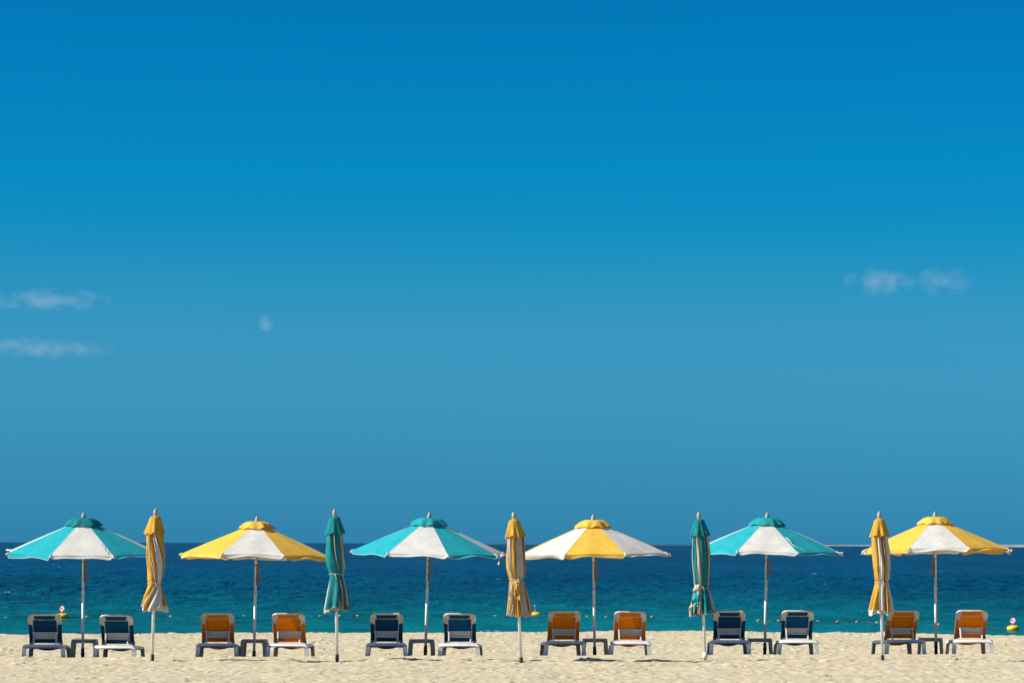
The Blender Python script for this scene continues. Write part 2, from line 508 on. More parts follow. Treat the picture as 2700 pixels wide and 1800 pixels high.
def sea_material():
    m, nt = new_mat('sea_water')
    g = nd(nt, 'ShaderNodeNewGeometry')
    pos = g.outputs['Position']
    sp = nd(nt, 'ShaderNodeSeparateXYZ'); nt.links.new(pos, sp.inputs[0])
    # distance offshore with a wandering edge: pale shallows over sand, then deep blue
    n0 = noise(nt, pos, 0.022, 3, 0.6)
    ad = nd(nt, 'ShaderNodeMath', operation='MULTIPLY_ADD')
    nt.links.new(n0.outputs[0], ad.inputs[0]); ad.inputs[1].default_value = 90.0
    nt.links.new(sp.outputs['Y'], ad.inputs[2])
    mr = nd(nt, 'ShaderNodeMapRange')
    mr.inputs['From Min'].default_value = 145.0
    mr.inputs['From Max'].default_value = 900.0
    nt.links.new(ad.outputs[0], mr.inputs['Value'])
    base = ramp(nt, mr.outputs[0], [(0.0, (0.0005, 0.112, 0.106)), (0.05, (0.0005, 0.090, 0.104)), (0.13, (0.0004, 0.055, 0.096)),
                                    (0.30, (0.0003, 0.045, 0.106)), (1.0, (0.0003, 0.038, 0.096))]).outputs[0]
    # sky-lit and darker ripple faces, painted into the water colour
    mp = nd(nt, 'ShaderNodeMapping')
    mp.inputs['Scale'].default_value = (0.42, 0.085, 1.0)
    nt.links.new(pos, mp.inputs['Vector'])
    n1 = noise(nt, mp.outputs[0], 1.0, 5, 0.65)
    st = ramp(nt, n1.outputs[0], [(0.30, (0.52, 0.66, 0.66)), (0.50, (1.0, 1.0, 1.0)), (0.70, (1.35, 1.28, 1.34))]).outputs[0]
    base = mixc(nt, 1.0, base, st, 'MULTIPLY')
    mpf = nd(nt, 'ShaderNodeMapping')  # coarser ripple light and dark for far water, also in the colour
    mpf.inputs['Scale'].default_value = (0.05, 0.006, 1.0)
    nt.links.new(pos, mpf.inputs['Vector'])
    nf = noise(nt, mpf.outputs[0], 1.0, 5, 0.7)
    sf = ramp(nt, nf.outputs[0], [(0.32, (0.62, 0.68, 0.74)), (0.50, (1.0, 1.0, 1.0)), (0.70, (1.34, 1.30, 1.26))]).outputs[0]
    base = mixc(nt, 1.0, base, sf, 'MULTIPLY')
    # foam flecks on a few crests
    mp2 = nd(nt, 'ShaderNodeMapping')
    mp2.inputs['Scale'].default_value = (0.55, 0.16, 1.0)
    nt.links.new(pos, mp2.inputs['Vector'])
    n2 = noise(nt, mp2.outputs[0], 1.0, 3, 0.6)
    fm = ramp(nt, n2.outputs[0], [(0.742, (0, 0, 0)), (0.757, (0.8, 0.8, 0.8))]).outputs[0]
    base = mixc(nt, fm, base, (0.55, 0.62, 0.60))
    b = nd(nt, 'ShaderNodeBsdfDiffuse')
    nt.links.new(base, b.inputs['Color'])
    gl = nd(nt, 'ShaderNodeBsdfGlossy')
    gl.inputs['Roughness'].default_value = 0.14
    fr = nd(nt, 'ShaderNodeFresnel'); fr.inputs['IOR'].default_value = 1.33
    fm2 = nd(nt, 'ShaderNodeMapRange')         # facets hide one another at low angles, so the sheen stays moderate
    fm2.inputs['From Max'].default_value = 0.8
    fm2.inputs['To Max'].default_value = 0.31
    nt.links.new(fr.outputs[0], fm2.inputs['Value'])
    mxs = nd(nt, 'ShaderNodeMixShader')
    nt.links.new(fm2.outputs[0], mxs.inputs[0])
    nt.links.new(b.outputs[0], mxs.inputs[1])
    nt.links.new(gl.outputs[0], mxs.inputs[2])
    mp3 = nd(nt, 'ShaderNodeMapping')
    mp3.inputs['Scale'].default_value = (0.75, 0.24, 1.0)
    nt.links.new(pos, mp3.inputs['Vector'])
    n3 = noise(nt, mp3.outputs[0], 1.0, 6, 0.62)
    bp = nd(nt, 'ShaderNodeBump')
    bp.inputs['Strength'].default_value = 1.0
    bp.inputs['Distance'].default_value = 0.9
    ms = nd(nt, 'ShaderNodeMapRange')          # sheltered water inside the float line is calmer
    ms.inputs['From Min'].default_value = 105.0; ms.inputs['From Max'].default_value = 230.0
    ms.inputs['To Min'].default_value = 0.16; ms.inputs['To Max'].default_value = 1.0
    nt.links.new(sp.outputs['Y'], ms.inputs['Value'])
    nt.links.new(ms.outputs[0], bp.inputs['Strength'])
    nt.links.new(n3.outputs[0], bp.inputs['Height'])
    for q in (b, gl, fr):
        nt.links.new(bp.outputs[0], q.inputs['Normal'])
    o = nd(nt, 'ShaderNodeOutputMaterial')
    nt.links.new(mxs.outputs[0], o.inputs[0])
    return m
sea = grid_object('sea', SX, SY, SZ, sea_material())
tag(sea, 'rippled sea, turquoise near the beach and deep blue offshore', kind='structure')

# ------------------------------------------------------------------ breakwater on the horizon
def breakwater():
    root = empty('breakwater', (900, 6000, SEA_Z))
    tag(root, 'long pale breakwater lying low along the horizon', 'breakwater')
    # a low bank of rock running from far out to nearer the shore
    P = [(1270, 14000), (1500, 11500), (1800, 9000), (2050, 7200), (2300, 5700), (2500, 4800), (2720, 4150), (3000, 3600)]
    pts = []
    for i in range(len(P)-1):
        for k in range(60):
            t = k/60
            pxx = P[i][0]*(1-t)+P[i+1][0]*t; d = P[i][1]*(1-t)+P[i+1][1]*t
            pts.append(((pxx-1350)/F*d, d))
    rr = random.Random(5)
    n = len(pts)
    mb = MB()
    prof = [(-9, -1.0), (-4.5, 1.6), (-2.2, 2.95), (2.2, 3.0), (5, 1.5), (9, -1.0)]
    vs = []
    for i, (x, y) in enumerate(pts):
        for j, (o, z) in enumerate(prof):
            jz = rr.uniform(-0.25, 0.22) if 0 < j < 5 else 0
            hk = min(1.0, 0.16 + 0.84*max(0.0, (i/n-0.30))/0.45)
            vs.append((x-900, y+o-6000+rr.uniform(-.6, .6), (z+jz)*hk if z > 0 else z))
    k = len(prof)
    fs = [(i*k+j, (i+1)*k+j, (i+1)*k+j+1, i*k+j+1) for i in range(n-1) for j in range(k-1)]
    mb.add(vs, fs)
    mb.build('rubble_bank', M['rock'], root)
breakwater()

# ------------------------------------------------------------------ clouds
def cloud_material(dens, seed, scale):
    m, nt = new_mat('cloud_vapour')
    tc = nd(nt, 'ShaderNodeTexCoord')
    ln = nd(nt, 'ShaderNodeVectorMath', operation='LENGTH')
    nt.links.new(tc.outputs['Object'], ln.inputs[0])
    mp = nd(nt, 'ShaderNodeMapping')
    mp.inputs['Location'].default_value = (seed*3.7, seed*1.9, seed)
    mp.inputs['Scale'].default_value = scale
    nt.links.new(tc.outputs['Object'], mp.inputs['Vector'])
    n = noise(nt, mp.outputs[0], 1.0, 3, 0.5)
    fall = nd(nt, 'ShaderNodeMath', operation='SUBTRACT'); fall.inputs[0].default_value = 1.0
    nt.links.new(ln.outputs['Value'], fall.inputs[1])
    k = nd(nt, 'ShaderNodeMath', operation='MULTIPLY_ADD')
    nt.links.new(n.outputs[0], k.inputs[0]); k.inputs[1].default_value = 1.9
    k.inputs[2].default_value = -1.02
    s = nd(nt, 'ShaderNodeMath', operation='MULTIPLY_ADD')
    nt.links.new(fall.outputs[0], s.inputs[0]); s.inputs[1].default_value = 0.75
    nt.links.new(k.outputs[0], s.inputs[2])
    c = nd(nt, 'ShaderNodeMath', operation='MULTIPLY', use_clamp=False)
    mx = nd(nt, 'ShaderNodeMath', operation='MAXIMUM'); mx.inputs[1].default_value = 0.0
    nt.links.new(s.outputs[0], mx.inputs[0])
    nt.links.new(mx.outputs[0], c.inputs[0]); c.inputs[1].default_value = dens
    pv = nd(nt, 'ShaderNodeVolumePrincipled')
    pv.inputs['Color'].default_value = (0.95, 0.95, 0.96, 1)
    nt.links.new(c.outputs[0], pv.inputs['Density'])
    o = nd(nt, 'ShaderNodeOutputMaterial')
    nt.links.new(pv.outputs[0], o.inputs['Volume'])
    return m
CLOUDS = [(125, 790, 175, 34, 0.0036, 'thin flat streak of cloud over the torn turquoise umbrella, the upper one'),
          (105, 917, 240, 32, 0.0030, 'thin flat streak of cloud over the torn turquoise umbrella, the lower one'),
          (702, 853, 22, 25, 0.0036, 'tiny single puff of cloud in clear blue sky'),
          (2318, 742, 102, 42, 0.0034, 'rounded pale cloud, the fuller of a pair above the breakwater'),
          (2488, 742, 98, 42, 0.0026, 'wispy broken cloud beside a fuller one above the breakwater')]
for i, (px, py, hw, hh, dens, lab) in enumerate(CLOUDS):
    p = at_d(px, py, 9000.0)
    bm = bmesh.new()
    bmesh.ops.create_icosphere(bm, subdivisions=3, radius=1.0)
    me = bpy.data.meshes.new('cloud'); bm.to_mesh(me); bm.free()
    me.materials.append(cloud_material(dens, i*5+2, (1.5*hw/60, 1.2, 1.3*hh/36)))
    o = bpy.data.objects.new('cloud', me); col.objects.link(o)
    o.location = p
    o.scale = (hw, 70, hh)
    tag(o, lab, 'cloud', 'small clouds low in the sky')

# ------------------------------------------------------------------ open umbrellas
def rot2(x, y, a):
    return x*math.cos(a)-y*math.sin(a), x*math.sin(a)+y*math.cos(a)

def open_umbrella(name, front, alt, capmat, seed, wind, trim, tear=None, tips={}):
    """front: cloth of the panel facing -y; alt: the cloth in between"""
    rr = random.Random(seed)
    root = empty(name)
    R0, RO = 0.16, 1.232
    Z0, ZR = 2.075, 1.622
    # pole in two sections
    MB().tube([(0,0,1.00), (0,0,1.5), (0,0,2.15)], 0.0195, 14).build('upper_pole', M['pole_tan'], root, True)
    MB().tube([(0,0,0.10), (0,0,1.03)], 0.0215, 14).build('lower_pole', M['pole_white'], root, True)
    MB().lathe([(0.0235, 0.985), (0.0245, 0.99), (0.0245, 1.035), (0.0235, 1.04)], 14).build('joint_sleeve', M['pole_tan'], root, True)
    MB().lathe([(0.024, -0.12), (0.0265, -0.10), (0.0265, 0.05), (0.031, 0.055), (0.031, 0.085), (0.0265, 0.09), (0.0265, 0.15), (0.023, 0.155)], 16).build('ground_socket', M['black'], root, True)
    MB().lathe([(0.014, 2.13), (0.030, 2.145), (0.035, 2.168), (0.032, 2.19), (0.020, 2.22), (0.007, 2.242), (0.001, 2.246)], 16).build('finial', M['finial'], root, True)
    hub = MB().lathe([(0.03, 2.03), (0.05, 2.04), (0.05, 2.07), (0.03, 2.08)], 16).build('top_hub', M['pole_white'], root, True)
    MB().lathe([(0.026, 1.60), (0.045, 1.605), (0.045, 1.645), (0.026, 1.65)], 16).build('runner', M['pole_white'], root, True)
    for k in range(8):
        a = -math.pi/2 + math.pi/8 + k*math.pi/4
        c, s = math.cos(a), math.sin(a)
        rb = MB().tube([(0.04*c, 0.04*s, 2.060), (RO*0.985*c, RO*0.985*s, ZR-0.012)], 0.009, 6).build('rib', M['rib'], root)
        MB().tube([(0.04*c, 0.04*s, 1.625), (0.60*c, 0.60*s, 1.825)], 0.007, 6).build('strut', M['rib'], rb)
        # cloth pocket that holds the rib end
        MB().tube([(RO*0.955*c, RO*0.955*s, ZR+0.012), (RO*0.99*c, RO*0.99*s, ZR+0.002), (RO*(1.018+tips.get(k, (0, 0))[0])*c, RO*(1.018+tips.get(k, (0, 0))[0])*s, ZR-0.018+tips.get(k, (0, 0))[1]+rr.uniform(-.015, .012))],
                  [0.014, 0.018, 0.012], 8).build('rib_pocket', M['white_cloth'], rb, True)
    for k in range(8):
        mat = M[front] if k % 2 == 0 else M[alt]
        a0 = -math.pi/2 - math.pi/8 + k*math.pi/4
        a1 = a0 + math.pi/4
        ph = rr.uniform(0, 6.28); sag = -rr.uniform(0.016, 0.030)
        edge_in = rr.uniform(0.012, 0.03)
        def pt(t, s, a0=a0, a1=a1, sag=sag, ei=edge_in, ph=ph):
            r = R0 + (RO-R0)*s
            # seams straight on the ribs, cloth between them slightly slack
            x = r*((1-t)*math.cos(a0)+t*math.cos(a1)); y = r*((1-t)*math.sin(a0)+t*math.sin(a1))
            z = Z0 + (ZR-Z0)*s
            b = math.sin(math.pi*t)
            inn = 1 - ei*b*s*s/1.0
            z -= sag*b*s*(1.0-0.35*s)
            z += 0.006*math.sin(9*t+ph)*s*b
            z += 0.028*s**3*(1-s)*4*0.3
            return Vector((x*inn, y*inn, z))
        pn = MB().grid(pt, 16, 18).build('panel', mat, root, True)
        # hanging flap below the edge
        drop = rr.uniform(0.060, 0.078); curl = rr.uniform(-0.02, 0.05) + wind*math.sin((a0+a1)/2+2.0)*0.05
        def fl(t, s, a0=a0, a1=a1, drop=drop, curl=curl, ph=ph, pt=pt):
            p = pt(t, 1.0)
            am = (a0+a1)/2
            e = min(t, 1-t)
            cornr = 1 - math.exp(-(e/0.035)**2)*0.75
            d = drop*(0.80+0.30*abs(2*t-1)**2)*cornr*s
            out = curl*s*s*(0.5+0.8*math.sin(math.pi*t)) + 0.010*math.sin(11*t+ph)*s
            return p + Vector((math.cos(am)*out, math.sin(am)*out, -d + max(0, out)*0.35 + 0.006*math.sin(7*t+ph)*s))
        fo = MB().grid(fl, 22, 5).build('valance', mat, pn, True)
        MB().tube([fl(i/22, 1.0) for i in range(23)], 0.0034, 5).build('hem', M[trim], pn, True)
        # sewn seam band along the rib
        MB().grid(lambda t, s, a=a0, pt=pt: pt(0.0, 0.02+0.97*s) + Vector((-math.sin(a)*(t-0.5)*0.007, math.cos(a)*(t-0.5)*0.007, 0.0025)), 1, 18).build('seam', mat, pn)
    # ruffled vent cap
    def cap(u, s):
        a = 2*math.pi*u - math.pi/2
        prof = [(0.0, 0.022, 2.155), (0.25, 0.140, 2.157), (0.5, 0.205, 2.128), (0.8, 0.262, 2.078), (1.0, 0.294, 2.044)]
        r = np.interp(s, [p[0] for p in prof], [p[1] for p in prof]); z = np.interp(s, [p[0] for p in prof], [p[2] for p in prof])
        e = max(0.0, s-0.3)/0.7
        n = math.sin(8*a+seed) * 0.6 + math.sin(13*a+seed*2.1)*0.35 + math.sin(5*a+seed*0.7)*0.35
        oct_ = 1 + 0.035*math.cos(8*(a+math.pi/2-math.pi/8))
        r = r*oct_*(1 + 0.055*n*e*e) ; z = z + 0.020*math.cos(8*a+seed+1.1)*e**1.5 + 0.014*n*e**1.5
        return Vector((r*math.cos(a), r*math.sin(a), z))
    MB().grid(cap, 128, 14).build('vent_cap', M[capmat], root, True)
    # pulley cord: wrapped round the pole, hanging in loops
    side = 1 if seed != 6 else -1
    cx = 0.028*side
    pts = [(cx*0.6, -0.024, 1.60), (cx*1.0, -0.03, 1.50)]
    MB().tube(pts, 0.006, 6).build('cord', M['rope'], root, True)
    loop = []
    for i in range(25):
        t = i/24*2*math.pi
        loop.append((side*(0.052+0.018*math.sin(t)*(1-0.35*math.cos(t))) - side*0.020*math.cos(t), -0.028+0.006*math.sin(t), 1.36+0.145*math.cos(t)))
    MB().tube(loop, 0.0085, 6, closed=True).build('cord_loop', M['rope'], root, True)
    loop = []
    for i in range(21):
        t = i/20*2*math.pi
        loop.append((side*(0.024+0.009*math.sin(t)), -0.030, 1.33+0.17*math.cos(t)+rr.uniform(-.004, .004)))
    MB().tube(loop, 0.0075, 6, closed=True).build('cord_loop', M['rope'], root, True)
    MB().tube([(0.024*math.cos(i/16*6.283), 0.024*math.sin(i/16*6.283), 1.485+0.004*math.sin(i)) for i in range(16)], 0.006, 6, closed=True).build('cord_wrap', M['rope'], root, True)
    # worn spots
    if tear == 'crack':
        a1 = -math.pi/2 + math.pi/8
        p0 = []
        for i in range(14):
            s = 0.60+0.37*i/13
            r = R0+(RO-R0)*s
            off = rr.uniform(-.012, .012) - (0.05*s if i > 5 else 0.03)
            p0.append((r*math.cos(a1)+off*math.sin(-a1), r*math.sin(a1)-0.002, Z0+(ZR-Z0)*s+0.004))
        MB().tube(p0, [0.001]+[rr.uniform(0.0025, 0.006) for _ in range(12)]+[0.001], 5).build('tear', M['cord_dark'], root)
    if tear == 'strip':
        a1 = -math.pi/2 + math.pi/8
        def st(t, s):
            q = 0.50+0.47*s
            r = R0+(RO-R0)*q
            sh = 0.02+0.10*s*s+(t-0.5)*0.022*(1.2-s)
            return Vector((r*math.cos(a1)+sh, r*math.sin(a1)-0.01, Z0+(ZR-Z0)*q+0.010+0.012*math.sin(9*s)))
        MB().grid(st, 2, 16).build('torn_trim', M['white_cloth'], root, True)
    return root

OPEN = [  # name bits, pole base px, py, yaw, lean right, pitch back, front, alt, cap, trim, tear, label
    (218.0, 1724.5, 6.0, 0.70, -2.5, 'white_cloth', 'teal_cloth', 'teal_dark', 'white_cloth', 'crack',
     'open turquoise and white beach umbrella with a dark tear along its front seam'),
    (669.5, 1726.5, 1.5, 1.20, 1.0, 'white_cloth', 'yellow_cloth', 'yellow_cloth', 'white_cloth', None,
     'open yellow and white beach umbrella standing between a yellow and a teal closed umbrella'),
    (1121.5, 1723.5, -6.7, 1.70, -2.2, 'white_cloth', 'teal_cloth', 'teal_mid', 'white_cloth', None,
     'open turquoise and white beach umbrella with whole seams and a clearly slanting pole'),
    (1568.1, 1724.5, 0.0, -0.65, -0.6, 'yellow_cloth', 'white_cloth', 'yellow_cloth', 'yellow_cloth', None,
     'open beach umbrella showing a yellow panel between two white ones'),
    (2016.5, 1723.5, -3.6, 0.95, -0.9, 'white_cloth', 'teal_cloth', 'teal_mid', 'white_cloth', 'strip',
     'open turquoise and white beach umbrella with a loose white strip on its front seam'),
    (2468.0, 1721.8, -4.0, -0.30, 1.3, 'white_cloth', 'yellow_cloth', 'yellow_cloth', 'white_cloth', None,
     'open yellow and white beach umbrella overlapping the breakwater, a closed umbrella before it'),
    (-240.0, 1725.0, 3.0, 0.60, 0.3, 'white_cloth', 'yellow_cloth', 'yellow_cloth', 'white_cloth', None,
     'open yellow umbrella at the end of the row, beyond the torn turquoise one'),
]
TIPS = [{5: (0.03, 0.035)}, {1: (0.02, 0.02)}, {2: (0.06, -0.03), 1: (0.03, -0.02)}, {1: (0.04, -0.01)}, {2: (0.07, -0.04), 1: (0.02, -0.03)}, {2: (0.07, -0.05), 6: (0.04, -0.05)}, {}]
TOPS = [1349, 1359, 1349, 1355, 1349.4, 1347.5, 1352]
for i, (px, py, yaw, lean, back, fr, al, cp, tr, te, lab) in enumerate(OPEN):
    u = open_umbrella('beach_umbrella', fr, al, cp, i+1, 0.4+0.1*i, tr, te, TIPS[i])
    x0 = (px-1350)/F*53.5
    dd = float(d_lounger(np.array(x0))) + 1.1
    p = at_d(px, py, dd)
    top = at_d(px, TOPS[i], dd).z
    p.z = top - 2.246
    u.location = p
    u.rotation_mode = 'XYZ'
    m = Matrix.Rotation(R(lean-ROLL), 4, 'Y') @ Matrix.Rotation(R(-back), 4, 'X') @ Matrix.Rotation(R(yaw), 4, 'Z')
    u.rotation_euler = m.to_euler('XYZ')
    tag(u, lab, 'umbrella', 'open umbrellas along the beach')

# ------------------------------------------------------------------ closed umbrellas
def closed_umbrella(name, cols, levels, zt, zh, capmat, seed, flare, trim, socket='plain', sway=0.0, loose=None):
    rr = random.Random(seed*17+3)
    root = empty(name)
    ZTOP = 1.93
    MB().tube([(0,0,0.06), (0,0,1.1), (0,0,2.13)], 0.021, 14).build('pole', M['pole_white'], root, True)
    MB().lathe([(0.014, 2.105), (0.030, 2.118), (0.022, 2.13), (0.031, 2.155), (0.033, 2.175), (0.028, 2.205), (0.012, 2.232), (0.002, 2.238)], 16).build('finial', M['finial'], root, True)
    if socket == 'plain':
        MB().lathe([(0.022, -0.12), (0.026, -0.10), (0.026, 0.095), (0.022, 0.10)], 16).build('ground_socket', M['black'], root, True)
        MB().lathe([(0.010, 0.0), (0.012, 0.002), (0.012, 0.012), (0.010, 0.014)], 10, (0, -0.026, 0.05)).build('socket_bolt', M['black'], root)
    else:
        MB().lathe([(0.024, 0.04), (0.043, 0.045), (0.043, 0.10), (0.034, 0.108), (0.034, 0.125), (0.024, 0.13)], 20).build('collar', M['pole_white'], root, True)
        MB().lathe([(0.012, -0.15), (0.018, 0.045)], 12).build('stake', M['black'], root, True)
    zk = [ZTOP, 1.52, zt, zh]
    ncol = len(cols)
    nback = 8-ncol if (8-ncol) % 2 == (0 if cols[0] != cols[-1] else 1) else 9-ncol
    def fr2ang(f): return math.asin(max(-1, min(1, f)))
    def bounds(z):
        lv = [[fr2ang(f) for f in L] for L in levels]
        return [float(np.interp(z, zk[::-1], [lv[j][b] for j in (3, 2, 1, 0)])) for b in range(ncol-1)]
    def rad(z):
        return float(np.interp(z, [zh-0.05, zh, (zh+zt)/2, zt-0.06, zt, zt+0.06, 1.42, 1.62, ZTOP, 2.05],
                               [0.16*flare, 0.158*flare, 0.128*flare+0.004, 0.108, 0.092, 0.112, 0.134, 0.134, 0.114, 0.07]))
    lop = rr.uniform(0, 6.28)
    def surf(phi, z, t, ph, ext, cd=(0.0, 0.0, 0.0)):
        r = rad(z)
        low = max(0.0, min(1.0, (zt-z)/(zt-zh)))
        hi = max(0.0, min(1.0, (z-zt)/0.45))
        # each panel lies over its neighbour on one edge and tucks under on the other
        lap = cd[2]*(0.5-t)
        cre = cd[0]*math.exp(-(t/0.12)**2) + cd[1]*math.exp(-((1-t)/0.16)**2)
        fold = (0.055+0.10*low)*math.sin(2*math.pi*(1.3+1.2*low)*t+ph+3.4*z) + (0.030+0.03*low)*math.sin(5.3*math.pi*t+ph*1.7-6*z)
        fold -= 0.10*hi*math.exp(-((t-0.5-0.25*math.sin(ph+2.5*z))/0.09)**2)     # one sharp crease down the panel
        g = math.exp(-((z-zt)/0.10)**2)
        fold += 0.055*g*math.sin(24*phi+ph)
        r = r*(1 + lap - cre*(0.45+0.55*max(low, hi)) + fold)*(1+0.13*low*math.sin(phi+lop)+0.07*hi*(1-hi)*4*math.sin(phi*2+lop)) + ext
        sw = sway*low*low
        wv = 0.014*math.sin(4.3*z+seed*1.7)
        return Vector((r*math.sin(phi)+sw+wv, -r*math.cos(phi), z))
    parts = []
    bk = ncol
    for k in range(ncol+nback):
        ph = rr.uniform(0, 6.28)
        if k < ncol:
            cl = cols[k]
        else:
            cl = cols[1] if (k-ncol) % 2 == (0 if cols[-1] != cols[1] else 1) else cols[0]
        hem_off = rr.uniform(-0.045, 0.055)
        def span(z, k=k):
            b = bounds(z)
            full = [-math.pi] + b + [math.pi]
            e0, e1 = b[0], b[-1]
            s0 = min(e0-0.35, -1.7); s1 = max(e1+0.35, 1.7)
            if 0 < k < ncol-1:
                return b[k-1], b[k]
            if k == 0:
                return s0, e0
            if k == ncol-1:
                return e1, s1
            step = (2*math.pi-(s1-s0))/nback
            q = k-ncol
            return s1+step*q, s1+step*(q+1)
        zlow = zh + hem_off
        cd = (rr.uniform(0.05, 0.16), rr.uniform(0.22, 0.42), rr.uniform(0.10, 0.26)*(1 if k % 3 else -1))
        def fn(t, s, ph=ph, zlow=zlow, span=span, cd=cd):
            zz = 1.955 + (zlow-1.955)*s
            a, b = span(zz)
            phi = a + (b-a)*t
            z2 = zz
            if s > 0.8:
                z2 += (0.018*math.sin(4*math.pi*t+ph) + 0.012*math.sin(9*t+ph*2))*(s-0.8)/0.2
            return surf(phi, z2, t, ph, 0.0, cd)
        pn = MB().grid(fn, 16, 64).build('panel', M[cl], root, True)
        MB().tube([fn(i/16, 1.0) for i in range(17)], 0.0045, 5).build('hem', M[trim], pn, True)
    def core(t, s):
        z = 1.94 + (zt-0.02-1.94)*s
        phi = 2*math.pi*t
        r = rad(z)*0.66
        return Vector((r*math.sin(phi)+0.014*math.sin(4.3*z+seed*1.7), -r*math.cos(phi), z))
    MB().grid(core, 24, 20).build('inner_fold', M[cols[0]], root, True)
    # folds of the cloth hanging inside the hem
    for q, (rf, dz, cl) in enumerate(((0.60, -0.022, cols[1]), (0.40, -0.035, cols[0]))):
        ph = rr.uniform(0, 6.28)
        def inn(t, s, rf=rf, dz=dz, ph=ph):
            z = zt-0.03 + (zh+dz-zt+0.03)*s
            phi = 2*math.pi*t
            r = rad(z)*rf*(1+0.20*math.sin(7*phi+ph)+0.08*math.sin(12*phi+ph*2))
            low = (zt-z)/(zt-zh)
            return Vector((r*math.sin(phi)+sway*low*low, -r*math.cos(phi), z+0.012*math.sin(5*phi+ph)*s))
        MB().grid(inn, 72, 10).build('inner_fold', M[cl], root, True)
    # cap skirt
    def cap(u, s):
        a = 2*math.pi*u
        z = 2.132 - 0.262*s + 0.0
        r = float(np.interp(s, [0, 0.06, 0.12, 0.5, 1.0], [0.026, 0.064, 0.080, 0.108, 0.146]))
        e = s**1.3
        n = math.sin(8*a+seed)*0.55+math.sin(5*a+seed*2.3)*0.4+math.sin(13*a+seed)*0.2
        r *= 1+0.14*n*e
        z += (0.014*math.sin(8*a+seed+0.8)+0.010*math.sin(3*a+seed))*e
        return Vector((r*math.sin(a), -r*math.cos(a), z))
    cp = MB().grid(cap, 112, 18).build('vent_cap', M[capmat], root, True)
    # cord round the waist
    pts = []
    for i in range(48):
        a = 2*math.pi*i/48
        p = surf(a, zt+0.006*math.sin(a+seed), 0.5, 0.0, 0.006)
        q = Vector((p.x, p.y, 0)); 
        pts.append((q.x*0.985, q.y*0.985, zt+0.014*math.sin(a+seed)))
    MB().tube(pts, 0.0045, 6, closed=True).build('tie_cord', M['cord_pale'], root, True)
    ka = rr.uniform(-0.2, 0.6)
    kx, ky = 0.105*math.sin(ka), -0.105*math.cos(ka)
    kn = MB().lathe([(0.004, -0.014), (0.013, -0.006), (0.013, 0.006), (0.004, 0.014)], 10, (kx, ky, zt)).build('knot', M['cord_pale'], root, True)
    MB().tube([(kx, ky-0.004, zt), (kx+0.012, ky-0.018, zt-0.03), (kx+0.022, ky-0.022, zt-0.065)], 0.0035, 6).build('cord_end', M['cord_pale'], root, True)
    for lx, lc, side, up, ln, wd, puff in (loose or []):
        # a length of cloth pulled out over the cord and hanging in a pouch
        def po(t, s):
            a = lx + (t-0.5)*(wd-0.2*s)
            z = zt+up-ln*s + 0.02*math.sin(5*t+lx)*s
            r = rad(z)*(1.05+0.06*math.sin(3*math.pi*t)+0.05*math.sin(7*math.pi*t+2)) + puff*math.sin(math.pi*min(1, s*1.05))*math.sin(math.pi*t) + 0.014*math.sin(10*s+6*t)*s
            return Vector((r*math.sin(a)+side*0.05*s*(1-t), -r*math.cos(a), z))
        lo = MB().grid(po, 18, 20).build('loose_fold', M[lc], root, True)
        MB().tube([po(i/18, 1.0) for i in range(19)], 0.005, 5).build('hem', M[trim], lo, True)
    if loose:
        lx = loose[0][0]
        MB().lathe([(0.006, -0.022), (0.017, -0.012), (0.019, 0.004), (0.008, 0.016)], 12, (0.118*math.sin(lx), -0.128*math.cos(lx), zt-0.035)).build('cloth_knot', M['white_cloth'], root, True)
    return root

Y_, W_, T_, B_ = 'yellow_old', 'white_old', 'teal_dark', 'beige_cloth'
CLOSED = [  # px, py, lean, colours across the front, boundaries at top / mid / tie / hem, tie z, hem z, cap, flare, trim, socket, sway, loose, label
    (401.6, 1742.0, 1.25, [Y_, W_, Y_, W_, Y_],
     [[-.62, -.50, -.30, .12], [-.60, -.36, .08, .84], [.20, .38, .55, .96], [-.88, -.74, -.60, .97]],
     1.140, 0.775, Y_, 1.12, 'white_cloth', 'plain', 0.0, None,
     'closed yellow and white umbrella, cloth twisted at the waist, beside the torn turquoise umbrella'),
    (889.2, 1741.8, -1.0, [T_, B_, T_, B_],
     [[-.05, .14, .90], [.10, .30, .92], [.48, .56, .95], [.62, .68, .96]],
     1.270, 0.765, T_, 1.12, 'beige_cloth', 'plain', 0.0, None,
     'closed teal umbrella hanging smooth, neatly tied and flared at the hem'),
    (1374.7, 1744.0, -2.9, [Y_, B_, Y_, B_, Y_],
     [[-.93, -.40, .10, .96], [-.74, -.42, .10, .95], [-.55, -.30, .0, .97], [-.86, -.20, .40, .97]],
     1.240, 0.745, Y_, 1.02, 'beige_cloth', 'plain', -0.03, [(-0.12, Y_, 0.4, 0.015, 0.30, 0.95, 0.05), (-0.75, B_, 0.2, 0.02, 0.36, 0.6, 0.03)],
     'closed yellow and beige umbrella on a slanting pole near the round yellow buoy'),
    (1860.2, 1739.0, -2.6, [B_, T_, B_, T_, B_],
     [[-.95, -.74, -.20, .62], [-.97, -.58, -.10, .74], [-.88, -.32, .02, .86], [-.84, -.40, -.08, .92]],
     1.105, 0.735, T_, 1.08, 'beige_cloth', 'collar', -0.01, [(-0.80, B_, -0.2, 0.05, 0.16, 1.15, 0.060), (-0.72, 'teal_mid', -0.6, -0.06, 0.22, 1.0, 0.055), (-1.0, B_, -0.7, -0.20, 0.17, 0.8, 0.045)],
     'closed teal and beige umbrella with cloth bunched at the tie and a white base collar'),
    (2327.2, 1743.0, -1.3, [Y_, W_, Y_, W_],
     [[-.32, .28, .62], [-.30, .34, .74], [-.38, .40, .80], [-.25, .28, .50]],
     1.187, 0.745, Y_, 1.06, 'white_cloth', 'plain', 0.015, None,
     'closed yellow and white umbrella tied straight, standing before an orange lounger and the breakwater'),
]
